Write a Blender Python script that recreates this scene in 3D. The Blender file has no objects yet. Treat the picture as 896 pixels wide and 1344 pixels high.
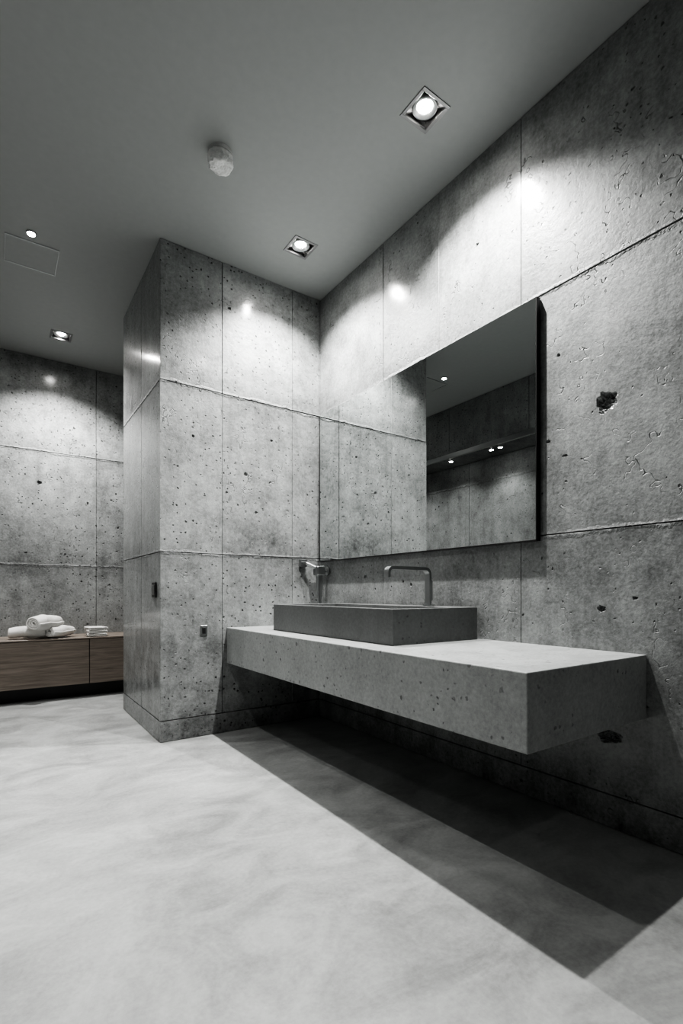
import bpy, bmesh, math, random
from mathutils import Vector, Matrix, noise
random.seed(4)
F=649.3; TH=.606; V0=778.3; HC=.95
YC=3.223; XC=.838; XW=2.029; H=3.2; YB=5.511; YK=4.344
XL=-.50; XR=-.86; YF=-2.4
J1=1.212; J2=2.305; JB=.135
scene=bpy.context.scene
# ---------- material helpers ----------
def newmat(n):
    m=bpy.data.materials.new(n); m.use_nodes=True; nt=m.node_tree
    return m,nt,nt.nodes['Principled BSDF']
def N(nt,t,**k):
    n=nt.nodes.new(t)
    for a,b in k.items(): setattr(n,a,b)
    return n
def L(nt,a,b): nt.links.new(a,b)
def math_(nt,op,a,b=None,clamp=False):
    n=N(nt,'ShaderNodeMath',operation=op); n.use_clamp=clamp
    for i,v in enumerate((a,b)):
        if v is None: continue
        if isinstance(v,(int,float)): n.inputs[i].default_value=v
        else: L(nt,v,n.inputs[i])
    return n.outputs[0]
def noise_(nt,vec,scale,detail=6,rough=.55,dist=0):
    n=N(nt,'ShaderNodeTexNoise'); n.inputs['Scale'].default_value=scale; n.inputs['Detail'].default_value=detail
    n.inputs['Roughness'].default_value=rough; n.inputs['Distortion'].default_value=dist; L(nt,vec,n.inputs['Vector']); return n.outputs['Fac']
def maprange(nt,v,a,b,c,d):
    n=N(nt,'ShaderNodeMapRange'); L(nt,v,n.inputs[0])
    for i,x in enumerate((a,b,c,d)): n.inputs[i+1].default_value=x
    return n.outputs[0]
def mapping(nt,vec,s):
    n=N(nt,'ShaderNodeMapping'); n.inputs['Scale'].default_value=s; L(nt,vec,n.inputs['Vector']); return n.outputs[0]
def concrete(name,base=.25,joints=True,coat=.35,pit=1.0,var=1.0,tintc=(.97,1.0,.99),bump=1.0,rough=.45,fineamp=.27):
    m,nt,b=newmat(name)
    tc=N(nt,'ShaderNodeTexCoord').outputs['Object']
    big=noise_(nt,tc,1.5,5,.66); med=noise_(nt,tc,7,5,.7)
    st=noise_(nt,mapping(nt,tc,(8,8,.9)),1.5,5,.66)
    fine=noise_(nt,tc,60,4,.8)
    val=math_(nt,'ADD',maprange(nt,big,.33,.67,-.24*var,.24*var),maprange(nt,med,.33,.67,-.22*var,.22*var))
    val=math_(nt,'ADD',val,maprange(nt,st,.3,.7,-.15*var,.15*var))
    val=math_(nt,'ADD',val,maprange(nt,fine,.32,.68,-fineamp,fineamp))
    if joints:
        at=N(nt,'ShaderNodeAttribute',attribute_name='tint'); val=math_(nt,'ADD',val,at.outputs['Fac'])
    val=math_(nt,'ADD',val,1.0)
    nn=N(nt,'ShaderNodeTexNoise'); nn.inputs['Scale'].default_value=55; nn.inputs['Detail'].default_value=1; L(nt,tc,nn.inputs['Vector'])
    sc=N(nt,'ShaderNodeVectorMath',operation='SCALE'); L(nt,nn.outputs['Color'],sc.inputs[0]); sc.inputs['Scale'].default_value=.016
    wv=N(nt,'ShaderNodeVectorMath',operation='ADD'); L(nt,tc,wv.inputs[0]); L(nt,sc.outputs[0],wv.inputs[1])
    def pits(scale,thr,keep):
        v=N(nt,'ShaderNodeTexVoronoi',feature='F1'); v.inputs['Scale'].default_value=scale; L(nt,wv.outputs[0],v.inputs['Vector'])
        sepc=N(nt,'ShaderNodeSeparateColor'); L(nt,v.outputs['Color'],sepc.inputs[0])
        rad=math_(nt,'MULTIPLY',maprange(nt,sepc.outputs[1],0,1,.4,1),thr)
        s=math_(nt,'MULTIPLY',math_(nt,'SUBTRACT',1.0,math_(nt,'DIVIDE',v.outputs['Distance'],rad)),3,True)
        k=math_(nt,'LESS_THAN',sepc.outputs[0],keep)
        return math_(nt,'MULTIPLY',s,k)
    pp=math_(nt,'MAXIMUM',pits(38,.29,.36),pits(15,.18,.36))
    pp=math_(nt,'MULTIPLY',pp,maprange(nt,big,.40,.54,.3,1))
    if joints:
        ck=maprange(nt,math_(nt,'ABSOLUTE',math_(nt,'SUBTRACT',big,.53)),0,.0035,.6,0)
        ck=math_(nt,'MULTIPLY',ck,maprange(nt,st,.5,.58,0,1))
        pp=math_(nt,'MAXIMUM',pp,ck)
    pp=math_(nt,'MULTIPLY',pp,pit)
    hgt=math_(nt,'ADD',math_(nt,'MULTIPLY',med,.5),math_(nt,'MULTIPLY',fine,.16))
    hgt=math_(nt,'SUBTRACT',hgt,math_(nt,'MULTIPLY',pp,.9))
    if joints:
        sep=N(nt,'ShaderNodeSeparateXYZ'); L(nt,tc,sep.inputs[0])
        z=math_(nt,'ADD',sep.outputs[2],maprange(nt,med,.3,.7,-.016,.016))
        for j in (J1,J2):
            d=math_(nt,'ABSOLUTE',math_(nt,'SUBTRACT',z,j))
            lip=maprange(nt,d,.002,.016,1,0)
            hgt=math_(nt,'ADD',hgt,math_(nt,'MULTIPLY',lip,math_(nt,'MULTIPLY',fine,1.0)))
            wide=maprange(nt,d,.01,.14,1,0)
            val=math_(nt,'SUBTRACT',val,math_(nt,'MULTIPLY',wide,math_(nt,'MULTIPLY',st,.36)))
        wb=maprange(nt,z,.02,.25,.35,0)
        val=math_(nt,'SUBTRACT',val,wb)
    val=math_(nt,'MULTIPLY',val,math_(nt,'SUBTRACT',1.0,math_(nt,'MULTIPLY',pp,.88)))
    val=math_(nt,'MULTIPLY',val,base); val=math_(nt,'MAXIMUM',val,.012)
    cc=N(nt,'ShaderNodeCombineColor')
    for i in range(3): L(nt,math_(nt,'MULTIPLY',val,tintc[i]),cc.inputs[i])
    L(nt,cc.outputs[0],b.inputs['Base Color'])
    L(nt,maprange(nt,med,.3,.7,rough-.1,rough+.16),b.inputs['Roughness'])
    b.inputs['Coat Weight'].default_value=coat
    L(nt,maprange(nt,med,.3,.7,.09,.22),b.inputs['Coat Roughness'])
    bp=N(nt,'ShaderNodeBump'); bp.inputs['Strength'].default_value=.68*bump; bp.inputs['Distance'].default_value=.012
    L(nt,hgt,bp.inputs['Height']); L(nt,bp.outputs[0],b.inputs['Normal'])
    return m
def simple(name,col,rough=.5,metal=0,coat=0):
    m,nt,b=newmat(name)
    tc=N(nt,'ShaderNodeTexCoord').outputs['Object']
    n=noise_(nt,tc,25,2)
    mx=N(nt,'ShaderNodeMix',data_type='RGBA'); L(nt,n,mx.inputs[0])
    mx.inputs[6].default_value=(*[c*.95 for c in col],1); mx.inputs[7].default_value=(*[min(1,c*1.05) for c in col],1)
    L(nt,mx.outputs[2],b.inputs['Base Color'])
    b.inputs['Roughness'].default_value=rough; b.inputs['Metallic'].default_value=metal; b.inputs['Coat Weight'].default_value=coat
    return m
def emis(name,s,col=(1,.98,.95)):
    m,nt,b=newmat(name); b.inputs['Emission Color'].default_value=(*col,1); b.inputs['Emission Strength'].default_value=s
    b.inputs['Base Color'].default_value=(.8,.8,.8,1); return m
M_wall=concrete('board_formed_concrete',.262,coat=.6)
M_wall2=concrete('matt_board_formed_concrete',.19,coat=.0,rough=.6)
M_counter=concrete('cast_concrete_counter',.36,joints=False,coat=.05,pit=.8,var=.4,bump=.45,rough=.5,fineamp=.18)
M_sink=concrete('dark_cast_concrete',.155,joints=False,coat=.08,pit=.5,var=.4,bump=.3,rough=.45,fineamp=.16)
def floor_mat():
    m,nt,b=newmat('microcement_floor'); tc=N(nt,'ShaderNodeTexCoord').outputs['Object']
    a=noise_(nt,tc,1.3,6,.62,.8); c=noise_(nt,mapping(nt,tc,(1,1.5,1)),2.6,8,.66,1.5); f=noise_(nt,tc,60,4,.7)
    t=noise_(nt,tc,1.6,3,.55,.5)
    ln=math_(nt,'ABSOLUTE',math_(nt,'SUBTRACT',math_(nt,'FRACT',math_(nt,'MULTIPLY',t,9.0)),.5))
    ln=math_(nt,'MULTIPLY',maprange(nt,ln,.0,.06,1,0),maprange(nt,a,.46,.58,0,1))
    v=math_(nt,'ADD',maprange(nt,a,.3,.7,-.085,.085),maprange(nt,c,.3,.7,-.085,.085))
    v=math_(nt,'ADD',v,maprange(nt,f,.3,.7,-.035,.035)); v=math_(nt,'SUBTRACT',v,math_(nt,'MULTIPLY',ln,.028)); v=math_(nt,'ADD',v,.345)
    cc=N(nt,'ShaderNodeCombineColor')
    for i,t_ in enumerate((.98,1.0,.985)): L(nt,math_(nt,'MULTIPLY',v,t_),cc.inputs[i])
    L(nt,cc.outputs[0],b.inputs['Base Color'])
    L(nt,maprange(nt,c,.3,.7,.36,.56),b.inputs['Roughness'])
    bp=N(nt,'ShaderNodeBump'); bp.inputs['Strength'].default_value=.22; bp.inputs['Distance'].default_value=.007
    L(nt,math_(nt,'ADD',c,math_(nt,'MULTIPLY',f,.15)),bp.inputs['Height']); L(nt,bp.outputs[0],b.inputs['Normal'])
    return m
M_floor=floor_mat()
M_ceil=simple('painted_plaster_ceiling',(.38,.392,.385),.55)
M_metal=simple('brushed_steel',(.45,.46,.46),.28,1)
M_dark=simple('dark_anodised_metal',(.05,.05,.05),.4,.6)
M_house=simple('fixture_housing',(.12,.12,.12),.3,.8)
M_frame=simple('fixture_steel',(.3,.3,.3),.3,1)
M_white=simple('white_plastic',(.6,.6,.59),.4)
M_bulb=emis('lamp_glow',220)
M_lens=emis('lens_glow',60)
def mirror_mat():
    m,nt,b=newmat('mirror_glass'); tc=N(nt,'ShaderNodeTexCoord').outputs['Object']
    b.inputs['Metallic'].default_value=1; b.inputs['Base Color'].default_value=(.72,.74,.735,1)
    L(nt,maprange(nt,noise_(nt,tc,3,1),0,1,.0,.01),b.inputs['Roughness']); return m
M_mirror=mirror_mat()
def wood_mat():
    m,nt,b=newmat('oak_veneer'); tc=N(nt,'ShaderNodeTexCoord').outputs['Object']
    g=noise_(nt,mapping(nt,tc,(1.2,6,28)),2.2,6,.65,.8); g2=noise_(nt,mapping(nt,tc,(3,20,140)),2,3,.6)
    v=math_(nt,'ADD',g,math_(nt,'MULTIPLY',g2,.35))
    r=N(nt,'ShaderNodeValToRGB'); L(nt,v,r.inputs[0])
    r.color_ramp.elements[0].position=.45; r.color_ramp.elements[0].color=(.12,.097,.08,1)
    r.color_ramp.elements[1].position=.85; r.color_ramp.elements[1].color=(.28,.24,.205,1)
    L(nt,r.outputs[0],b.inputs['Base Color']); b.inputs['Roughness'].default_value=.45
    bp=N(nt,'ShaderNodeBump'); bp.inputs['Strength'].default_value=.15; bp.inputs['Distance'].default_value=.002; L(nt,v,bp.inputs['Height']); L(nt,bp.outputs[0],b.inputs['Normal'])
    return m
M_wood=wood_mat()
def towel_mat():
    m,nt,b=newmat('terry_cloth'); tc=N(nt,'ShaderNodeTexCoord').outputs['Object']
    n=noise_(nt,tc,260,3,.7); b.inputs['Base Color'].default_value=(.74,.73,.71,1); b.inputs['Roughness'].default_value=.95
    bp=N(nt,'ShaderNodeBump'); bp.inputs['Strength'].default_value=.5; bp.inputs['Distance'].default_value=.004; L(nt,n,bp.inputs['Height']); L(nt,bp.outputs[0],b.inputs['Normal']); return m
M_towel=towel_mat()
# ---------- mesh helpers ----------
def finish(bm,name,mats,parent=None,smooth=False):
    me=bpy.data.meshes.new(name); bm.normal_update(); bm.to_mesh(me); bm.free()
    o=bpy.data.objects.new(name,me); scene.collection.objects.link(o)
    for m in (mats if isinstance(mats,list) else [mats]): me.materials.append(m)
    if parent: o.parent=parent
    if smooth:
        for p in me.polygons: p.use_smooth=True
    return o
def empty(name,loc=(0,0,0)):
    e=bpy.data.objects.new(name,None); scene.collection.objects.link(e); e.empty_display_size=.1; return e
def abox(bm,x0,x1,y0,y1,z0,z1,bev=0,tint=None,mi=0,seg=1):
    g=bmesh.ops.create_cube(bm,size=1)
    vs=g['verts']
    for v in vs: v.co=Vector(((x0+x1)/2+v.co.x*(x1-x0),(y0+y1)/2+v.co.y*(y1-y0),(z0+z1)/2+v.co.z*(z1-z0)))
    fs=set(f for v in vs for f in v.link_faces)
    if bev>0:
        es=list(set(e for v in vs for e in v.link_edges))
        r=bmesh.ops.bevel(bm,geom=es,offset=bev,segments=seg,profile=.5,affect='EDGES')
        fs=set(r['faces'])|set(f for f in fs if f.is_valid)
    for f in fs:
        if f.is_valid:
            f.material_index=mi
            if tint is not None: f[bm.faces.layers.float['tint']]=tint
    return fs
def box(name,*a,mat=None,parent=None,bev=0,seg=1):
    bm=bmesh.new(); abox(bm,*a,bev=bev,seg=seg); return finish(bm,name,mat,parent)
def cyl(bm,p0,p1,r,seg=24,r2=None):
    p0=Vector(p0);p1=Vector(p1); d=p1-p0
    M=Matrix.Translation((p0+p1)/2)@d.to_track_quat('Z','Y').to_matrix().to_4x4()
    bmesh.ops.create_cone(bm,cap_ends=True,segments=seg,radius1=r,radius2=r if r2 is None else r2,depth=d.length,matrix=M)
G=.0018; GZ=.0026; T=.03
def chipped_panel(bm,axis,face,nrm,a0,a1,z0,z1,t,hs):
    # formwork panel whose face carries broken-out blowholes (recessed geometry)
    def coords(lo,hi,cs):
        s={lo,hi}
        for c,r in cs:
            R=r*1.6; n=26
            for i in range(n+1):
                v=c-R+2*R*i/n
                if lo<v<hi: s.add(v)
        k=int((hi-lo)/.1)
        for i in range(1,k): s.add(lo+(hi-lo)*i/k)
        out=[]
        for v in sorted(s):
            if not out or v-out[-1]>1e-4: out.append(v)
        out[-1]=hi
        return out
    A=coords(a0,a1,[(h[0],h[2]) for h in hs]); Z=coords(z0,z1,[(h[1],h[3]) for h in hs])
    ly=bm.faces.layers.float['tint']; grid=[]; D={}
    for i,a in enumerate(A):
        row=[]
        for j,z in enumerate(Z):
            dep=0
            for h in hs:
                q=Vector(((a-h[0])/h[2],(z-h[1])/h[3],h[0]*9))
                e=q.xy.length*(1+.35*noise.noise(Vector((q.x*1.3,q.y*1.3,h[0]*9)))+.22*noise.noise(Vector((q.x*4,q.y*4,h[0]*5))))
                if e<1: dep=max(dep,h[4]*min(1,(1-e)*3.2)*(.75+.5*noise.noise(q*5)))
            D[i,j]=dep
            p=face-nrm*dep
            row.append(bm.verts.new((p,a,z) if axis=='x' else (a,p,z)))
        grid.append(row)
    for i in range(len(A)-1):
        for j in range(len(Z)-1):
            f=bm.faces.new((grid[i][j],grid[i+1][j],grid[i+1][j+1],grid[i][j+1]))
            f[ly]=-.3 if min(D[i,j],D[i+1,j+1])>.004 else t
            f.normal_update()
            nn=f.normal.x if axis=='x' else f.normal.y
            if nn*nrm<0: f.normal_flip()
    b=face-nrm*T
    for (p,q) in (((a0,z0),(a1,z0)),((a1,z0),(a1,z1)),((a1,z1),(a0,z1)),((a0,z1),(a0,z0))):
        vs=[(face,*p),(face,*q),(b,*q),(b,*p)]
        if axis=='y': vs=[(v[1],v[0],v[2]) for v in vs]
        f=bm.faces.new([bm.verts.new(v) for v in vs]); f[ly]=t
def panels(bm,axis,pos,nrm,rows,holes=()):
    for z0,z1,cuts in rows:
        for a,b in zip(cuts[:-1],cuts[1:]):
            t=random.uniform(-.11,.11); off=random.uniform(-.003,0)
            hs=[h for h in holes if a<h[0]<b and z0<h[1]<z1]
            if hs:
                chipped_panel(bm,axis,pos+nrm*off,nrm,a+G,b-G,z0+GZ,z1-GZ,t,hs); continue
            lo,hi=(pos+nrm*off,pos-nrm*T); lo,hi=min(lo,hi),max(lo,hi)
            if axis=='x': abox(bm,lo,hi,a+G,b-G,z0+GZ,z1-GZ,.0018,t)
            else: abox(bm,a+G,b-G,lo,hi,z0+GZ,z1-GZ,.0018,t)
def newbm():
    bm=bmesh.new(); bm.faces.layers.float.new('tint'); return bm
# ---------- room shell ----------
W=.15
bm=newbm()
ca=[YF,-1.6,-.6,.43,1.44,1.97,2.46,YC,YK,YB]; cb=[YF,-1.6,-.6,.43,1.44,2.46,YC,YK,YB]
HR=[(1.04,1.73,.042,.038,.024),(1.03,.372,.05,.025,.024),(1.06,.885,.018,.014,.014),(.93,.93,.010,.008,.01),(1.30,1.63,.010,.008,.01),(1.22,1.55,.014,.006,.008),
    (1.25,2.0,.008,.008,.008),(2.65,1.06,.016,.012,.01),(2.2,1.0,.012,.010,.01),(2.27,1.02,.008,.008,.008),(1.7,2.75,.01,.008,.008)]
panels(bm,'x',XW,-1,[(J2,H,ca),(J1,J2,cb),(JB,J1,cb),(0,JB,[YF,-.6,YC,YB])],HR)
abox(bm,XW+T,XW+W,YF,YB+W,0,H,0,-.35)
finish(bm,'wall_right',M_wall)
bm=newbm()
panels(bm,'y',YB,-1,[(z0,z1,[XR-.1,-.2,.81,XW]) for z0,z1 in ((J2,H),(J1,J2),(JB,J1),(0,JB))],[(.32,2.0,.022,.02,.018),(.21,1.33,.014,.008,.01),(.95,1.9,.012,.01,.01)])
abox(bm,XR-W,XW+T,YB+T,YB+W,0,H,0,-.35)
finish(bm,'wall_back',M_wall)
bm=newbm()
r1=[XC,1.25,1.79,XW-.001]
panels(bm,'y',YC,-1,[(J2,H,r1),(J1,J2,r1),(JB,J1,r1),(0,JB,[XC,XW-.001])],[(1.42,1.78,.016,.014,.012),(1.5,1.52,.01,.01,.01),(1.35,.55,.010,.01,.01),(1.62,2.05,.012,.009,.01),(1.05,1.98,.009,.009,.01),(1.3,2.9,.012,.01,.01)])
r2=[YC+T-.0,3.73,YK]
panels(bm,'x',XC,-1,[(J2,H,r2),(J1,J2,r2),(JB,J1,r2),(0,JB,[YC+T,YK])])
abox(bm,XC+T,XW-.001,YC+T,YK,0,H,0,-.3)
finish(bm,'wall_partition',M_wall)
ZS=2.58
bm=newbm(); lc=[YF,-1.3,-.2,.9,2.0,3.1,4.2,YB]
panels(bm,'x',XL,1,[(ZS,H,lc)])
abox(bm,XR,XL-T,YF,YB,ZS,H,0,-.3)
panels(bm,'x',XR,1,[(J1,ZS,lc),(0,J1,lc)])
abox(bm,XR-W,XR-T,YF,YB,0,H,0,-.3)
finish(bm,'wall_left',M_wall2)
box('trim_1',XL-.005,XL+.02,YF+.01,YB-.01,ZS-.002,ZS+.055,mat=M_metal,bev=.003)
bm=newbm()
fc=[XR,0,.95,XW]
panels(bm,'y',YF,1,[(J2,H,fc),(J1,J2,fc),(0,J1,fc)])
abox(bm,XR-W,XW+W,YF-W,YF-T,0,H,0,-.3)
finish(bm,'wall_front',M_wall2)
box('floor',XR-W,XW+W,YF-W,YB+W,-.1,0,mat=M_floor)
S=.073
sq=[(1.635,1.676),(1.617,2.80),(.45,4.955),(-.03,2.08),(-.03,-1.0)]  # last position: unseen extra lamp behind the camera, added for fill
xs=sorted(set([XR-W,XW+W]+[c[0]+d for c in sq for d in (-S,S)])); ys=sorted(set([YF-W,YB+W]+[c[1]+d for c in sq for d in (-S,S)]))
bm=bmesh.new()
for a,b in zip(xs[:-1],xs[1:]):
    for c,d in zip(ys[:-1],ys[1:]):
        mx,my=(a+b)/2,(c+d)/2
        if any(abs(mx-q[0])<S and abs(my-q[1])<S for q in sq): continue
        bm.faces.new([bm.verts.new(p) for p in ((a,c,H),(a,d,H),(b,d,H),(b,c,H))])
bmesh.ops.remove_doubles(bm,verts=bm.verts,dist=1e-5)
r=bmesh.ops.extrude_face_region(bm,geom=bm.faces[:])
bmesh.ops.translate(bm,verts=[v for v in r['geom'] if isinstance(v,bmesh.types.BMVert)],vec=(0,0,.12))
bmesh.ops.recalc_face_normals(bm,faces=bm.faces)
finish(bm,'ceiling',M_ceil)
# ---------- downlights ----------
def spot(name,loc,e,size=126,blend=.8,parent=None,rad=.02):
    l=bpy.data.lights.new(name,'SPOT'); l.energy=e; l.spot_size=math.radians(size); l.spot_blend=blend; l.shadow_soft_size=rad; l.color=(1,.99,.975)
    o=bpy.data.objects.new(name,l); scene.collection.objects.link(o); o.location=loc
    if parent: o.parent=parent
    return o
def downlight(x,y,e):
    p=empty('recessed_downlight')
    bm=bmesh.new()
    o=S+.010; i=S-.006; z0=H-.004
    for a in (( -o,o,-o,-i),(-o,o,i,o),(-o,-i,-i,i),(i,o,-i,i)):
        abox(bm,x+a[0],x+a[1],y+a[2],y+a[3],z0,H+.002,.001)
    finish(bm,'frame',M_frame,p)
    bm=bmesh.new(); t=.003;q=S-.004
    for a in ((-q,q,-q,-q+t),(-q,q,q-t,q),(-q,-q+t,-q,q),(q-t,q,-q,q)): abox(bm,x+a[0],x+a[1],y+a[2],y+a[3],H,H+.07)
    abox(bm,x-q,x+q,y-q,y+q,H+.067,H+.07)
    finish(bm,'housing',M_house,p)
    bm=bmesh.new(); n=32
    prof=[(.052,.008),(.057,.008),(.057,.045),(.026,.045),(.026,.03),(.046,.008)]
    rings=[[bm.verts.new((x+r*math.cos(2*math.pi*k/n),y+r*math.sin(2*math.pi*k/n),H+z)) for k in range(n)] for r,z in prof]
    for a in range(len(prof)):
        b=(a+1)%len(prof)
        for k in range(n): bm.faces.new((rings[a][k],rings[a][(k+1)%n],rings[b][(k+1)%n],rings[b][k]))
    bmesh.ops.recalc_face_normals(bm,faces=bm.faces)
    finish(bm,'reflector_ring',M_metal,p,True)
    bm=bmesh.new(); bmesh.ops.create_uvsphere(bm,u_segments=12,v_segments=6,radius=.027,matrix=Matrix.Translation((x,y,H+.022))@Matrix.Diagonal((1,1,.7,1)))
    finish(bm,'bulb',M_bulb,p,True)
    spot('beam',(x,y,H-.006),e,parent=p)
for (x,y),e in zip(sq,(255,255,280,68,25)): downlight(x,y,e)  # the weakest, last one is only added fill light
def small_down(x,y,z,e):
    p=empty('small_downlight')
    bm=bmesh.new(); cyl(bm,(x,y,z-.006),(x,y,z+.0),.030); finish(bm,'trim_ring',M_frame,p)
    bm=bmesh.new(); cyl(bm,(x,y,z-.008),(x,y,z-.005),.022,16); finish(bm,'lens',M_lens,p)
    spot('beam',(x,y,z-.02),e,110,.8,p,.02)
small_down(.168,3.647,H,60)
for y in (4.26,3.65,3.53,1.6): small_down(-.60,y,ZS,14)
# access panel
p=empty('ceiling_access_panel')
bm=bmesh.new(); x0,x1,y0,y1=.03,.33,3.73,4.04; w=.005
for a in ((x0,x1,y0,y0+w),(x0,x1,y1-w,y1),(x0,x0+w,y0+w,y1-w),(x1-w,x1,y0+w,y1-w)): abox(bm,*a,H-.006,H,.001)
finish(bm,'frame',M_metal,p)
box('door_leaf',x0+w+.001,x1-w-.001,y0+w+.001,y1-w-.001,H-.003,H,mat=M_ceil,parent=p)
# smoke detector wrapped in film
p=empty('smoke_detector')
bm=bmesh.new(); c=Vector((.932,2.43,H))
cyl(bm,c-Vector((0,0,.014)),c,.06,32); finish(bm,'base',M_white,p)
bm=bmesh.new(); bmesh.ops.create_icosphere(bm,subdivisions=5,radius=1)
for v in bm.verts:
    q=v.co.copy()
    # superellipsoid drum, crumpled
    r2=math.hypot(q.x,q.y); rr=(r2**5+abs(q.z)**5)**-.2
    n=abs(noise.noise(q*1.8))*.30+abs(noise.noise(q*4.5))*.22+abs(noise.noise(q*9))*.06
    v.co=Vector((q.x*.068,q.y*.060,q.z*.040))*rr*(1-n*.6)+c+Vector((0,0,-.046))
M_film=simple('crumpled_film',(.8,.8,.79),.3); finish(bm,'crumpled_cover',M_film,p)
# ---------- counter ----------
CX=1.28; CY=.886; ZT=.715; ZB=.472
bm=newbm(); abox(bm,CX,XW,CY,YC,ZB,ZT,.004,.0,0,2); finish(bm,'floating_concrete_counter',M_counter)
# sink
sx0,sx1,sy0,sy1,sz0,sz1=1.435,1.995,1.67,2.83,ZT,.879
p=empty('vessel_sink')
bm=newbm(); rim=.03; dep=.1
def quad(*v): bm.faces.new([bm.verts.new(a) for a in v])
O=[(sx0,sy0),(sx1,sy0),(sx1,sy1),(sx0,sy1)]; ix0,ix1,iy0,iy1=sx0+rim,sx1-.11,sy0+rim,sy1-rim
I=[(ix0,iy0),(ix1,iy0),(ix1,iy1),(ix0,iy1)]
for k in range(4):
    a,b=O[k],O[(k+1)%4]; c,d=I[k],I[(k+1)%4]
    quad((*a,sz0),(*b,sz0),(*b,sz1),(*a,sz1)); quad((*a,sz1),(*b,sz1),(*d,sz1),(*c,sz1))
    quad((*c,sz1),(*d,sz1),(*d,sz1-dep),(*c,sz1-dep))
quad(*[(*q,sz1-dep) for q in I]); quad(*[(*q,sz0) for q in O[::-1]])
bmesh.ops.remove_doubles(bm,verts=bm.verts,dist=1e-5); bmesh.ops.recalc_face_normals(bm,faces=bm.faces)
bmesh.ops.bevel(bm,geom=bm.edges[:],offset=.003,segments=2,affect='EDGES',profile=.5)
finish(bm,'basin',M_sink,p)
mx_,my_=(ix0+ix1)/2,(iy0+iy1)/2
bm=bmesh.new(); cyl(bm,(mx_,my_,sz1-dep),(mx_,my_,sz1-dep+.006),.032); cyl(bm,(mx_,my_,sz1-dep+.006),(mx_,my_,sz1-dep+.01),.02); finish(bm,'drain',M_metal,p)
def ribbon(name,pts,th,y0,y1,mat,parent=None,seg=1,disp=0,smooth=True,sub=0,origin=(0,0,0),rotz=0,seed=0,taper=0,freq=14):
    n=len(pts); Lf=[];Rt=[]
    for i in range(n):
        a=Vector(pts[max(0,i-1)]);b=Vector(pts[min(n-1,i+1)]); d=(b-a).normalized(); nn=Vector((-d.y,d.x)); q=Vector(pts[i])
        Lf.append(q+nn*th/2); Rt.append(q-nn*th/2)
    loop=Lf+Rt[::-1]; bm=bmesh.new(); rings=[]
    R=Matrix.Rotation(rotz,3,'Z')
    for s in range(seg+1):
        t=s/seg; y=y0+(y1-y0)*t; ring=[]
        for q in loop:
            v=Vector((q.x,y,q.y))
            if taper:
                k=1-taper*abs(2*t-1)**3; v.x*=k; v.z=v.z*k
            if disp:
                w=v*freq+Vector((seed*11,0,0)); v+=Vector((noise.noise(w),noise.noise(w+Vector((9,0,0))),noise.noise(w+Vector((0,9,0)))))*disp
            ring.append(bm.verts.new(R@v+Vector(origin)))
        rings.append(ring)
    m=len(loop)
    for a,b in zip(rings[:-1],rings[1:]):
        for k in range(m): bm.faces.new((a[k],a[(k+1)%m],b[(k+1)%m],b[k]))
    for k in range(n-1):
        for r in (rings[0],rings[-1]): bm.faces.new((r[k],r[k+1],r[2*n-2-k],r[2*n-1-k]))
    bmesh.ops.recalc_face_normals(bm,faces=bm.faces)
    o=finish(bm,name,mat,parent,smooth)
    if sub:
        md=o.modifiers.new('s','SUBSURF'); md.levels=sub; md.render_levels=sub
    return o
p=empty('basin_faucet'); fx,fy=1.942,1.965; zt=1.082
def arc(cx,cz,r,a0,a1,n=8): return [(cx+r*math.cos(math.radians(a0+(a1-a0)*i/n)),cz+r*math.sin(math.radians(a0+(a1-a0)*i/n))) for i in range(n+1)]
pts=[(fx,sz1),(fx,.98)]+arc(fx-.035,zt-.035,.035,0,90)+[(fx-.15,zt)]+arc(fx-.268,zt-.025,.025,90,180)+[(fx-.293,zt-.05)]
ribbon('spout',pts,.016,fy-.018,fy+.018,M_metal,p,smooth=False)
bm=bmesh.new(); cyl(bm,(fx,fy,sz1),(fx,fy,sz1+.008),.033); abox(bm,fx+.008,fx+.022,fy-.014,fy+.014,sz1+.03,sz1+.14,.002); finish(bm,'base_and_lever',M_metal,p)
# wall valve in the corner
p=empty('wall_mounted_valve'); vy=3.11; vx=1.955
bm=bmesh.new()
abox(bm,1.845,1.90,YC-.03,YC,1.145,1.20,.003)
cyl(bm,(1.872,YC-.02,1.172),(1.872,YC-.07,1.172),.016)
cyl(bm,(1.872,YC-.062,1.172),(vx-.01,vy,1.13),.013)
abox(bm,vx-.035,vx+.035,vy-.035,vy+.035,1.08,1.15,.008)
cyl(bm,(vx,vy,1.085),(vx,vy,.93),.024); cyl(bm,(vx,vy,.93),(vx,vy,.87),.018)
cyl(bm,(vx,vy,1.115),(XW,vy,1.115),.012); cyl(bm,(XW-.008,vy,1.115),(XW,vy,1.115),.032)
finish(bm,'valve_body',M_metal,p)
# mirror
p=empty('wall_mirror'); my0,my1=1.341,3.175; mz0,mz1=1.192,2.292
box('glass',XW-.028,XW-.022,my0,my1,mz0,mz1,mat=M_mirror,parent=p)
box('backing',XW-.022,XW+.0,my0+.012,my1-.01,mz0+.012,mz1-.012,mat=M_dark,parent=p)
bm=bmesh.new(); abox(bm,XW-.03,XW-.0,my0-.004,my0,mz0-.004,mz1); abox(bm,XW-.03,XW,my0,my1,mz0-.005,mz0-.001); abox(bm,XW-.03,XW,my1,my1+.004,mz0-.004,mz1)
finish(bm,'edge_trim',M_dark,p)
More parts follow.
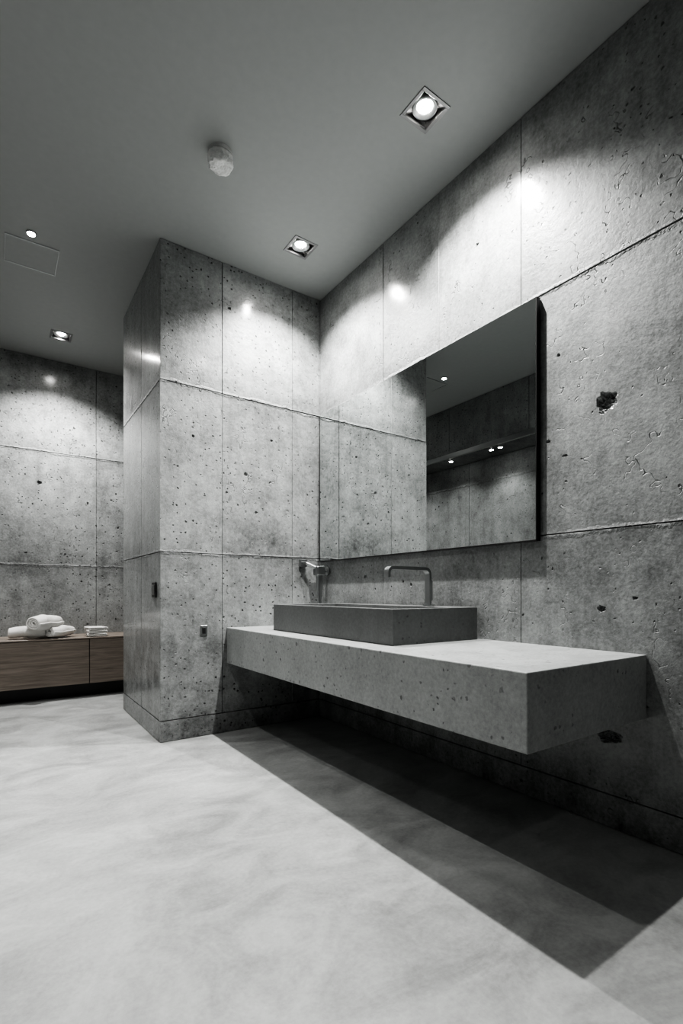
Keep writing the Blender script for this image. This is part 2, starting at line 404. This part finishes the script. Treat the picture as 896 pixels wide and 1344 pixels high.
# socket / switch
p=empty('wall_socket'); box('plate',1.097,1.143,YC-.006,YC,.665,.735,mat=M_metal,parent=p,bev=.002)
box('insert',1.109,1.131,YC-.009,YC-.005,.68,.72,mat=M_dark,parent=p,bev=.001)
p=empty('light_switch'); box('plate',XC-.008,XC,3.305,3.39,.92,1.02,mat=M_dark,parent=p,bev=.002)
box('rocker',XC-.012,XC-.007,3.32,3.375,.937,1.003,mat=M_frame,parent=p,bev=.002)
# ---------- bench ----------
BY=5.0; BT=.548; BB=.13
p=empty('wooden_bench_cabinet')
box('top_board',XR+.01,XW-.01,BY-.004,YB-.002,BT-.014,BT,mat=M_wood,parent=p,bev=.002)
box('carcass',XR+.02,XW-.02,BY+.02,YB-.01,BB,BT-.014,mat=M_dark,parent=p)
xb=[-.84,-.08,.68,1.36,1.99]
for i,(a,b) in enumerate(zip(xb[:-1],xb[1:])): box('drawer_front_%d'%(i+1),a+.003,b-.003,BY,BY+.02,BB,BT-.018,mat=M_wood,parent=p,bev=.0015)
box('plinth',XR+.05,XW-.05,BY+.15,YB-.02,0,BB,mat=M_dark,parent=p)
# ---------- towels ----------
def spiral(R0,R1,turns,squash=.8,n=26):
    out=[]; N_=int(turns*n)
    for i in range(N_+1):
        t=i/N_; a=t*turns*2*math.pi-.6; r=R0+(R1-R0)*t; out.append((r*math.cos(a),r*math.sin(a)*squash))
    return out
def roll(cx,cy,cz,R,length,rot,seed):
    return ribbon('towel_roll',spiral(.014,R,3.1),(R-.014)/3.1*.84,-length/2,length/2,M_towel,tp,seg=18,disp=.014,sub=1,origin=(cx,cy,cz),rotz=rot,seed=seed,taper=.14,freq=11)
tp=empty('rolled_towels')
roll(.21,5.11,BT+.066,.062,.28,math.radians(80),1)
roll(.46,5.11,BT+.064,.060,.25,math.radians(-50),2)
roll(.34,5.09,BT+.145,.084,.30,math.radians(-42),3)
roll(.33,5.25,BT+.066,.062,.28,math.radians(85),4)
tp=empty('folded_towels')
def fold(z,seed):
    th=.013; pts=[]; w=.078
    for k in range(2):
        zz=z+k*th*1.15; s=1 if k%2==0 else -1
        pts+=[(s*w*(-1+2*i/8),zz) for i in range(9)]
        if k==0: pts+=[(w+.006,zz+th*.57)]
    return ribbon('folded_towel_layer',pts,th*.95,-.095,.095,M_towel,tp,seg=10,disp=.002,sub=1,origin=(.745,5.11,0),rotz=math.radians(4*seed),seed=seed)
for k in range(3): fold(BT+.009+k*.029,k)
# ---------- world, camera ----------
w=bpy.data.worlds.new('w'); scene.world=w; w.use_nodes=True; w.node_tree.nodes['Background'].inputs[0].default_value=(.5,.52,.52,1); w.node_tree.nodes['Background'].inputs[1].default_value=.05
cam=bpy.data.cameras.new('cam'); co=bpy.data.objects.new('cam',cam); scene.collection.objects.link(co)
cam.sensor_fit='VERTICAL'; cam.sensor_height=36; cam.lens=F/1344*36; cam.shift_y=(V0-672)/1344; cam.clip_start=.01
co.location=(0,0,HC); co.rotation_euler=(math.radians(90),0,-TH)
scene.camera=co
scene.view_settings.view_transform='AgX'
try: scene.view_settings.look='AgX - High Contrast'
except Exception as e: print(e)
scene.view_settings.exposure=0.0
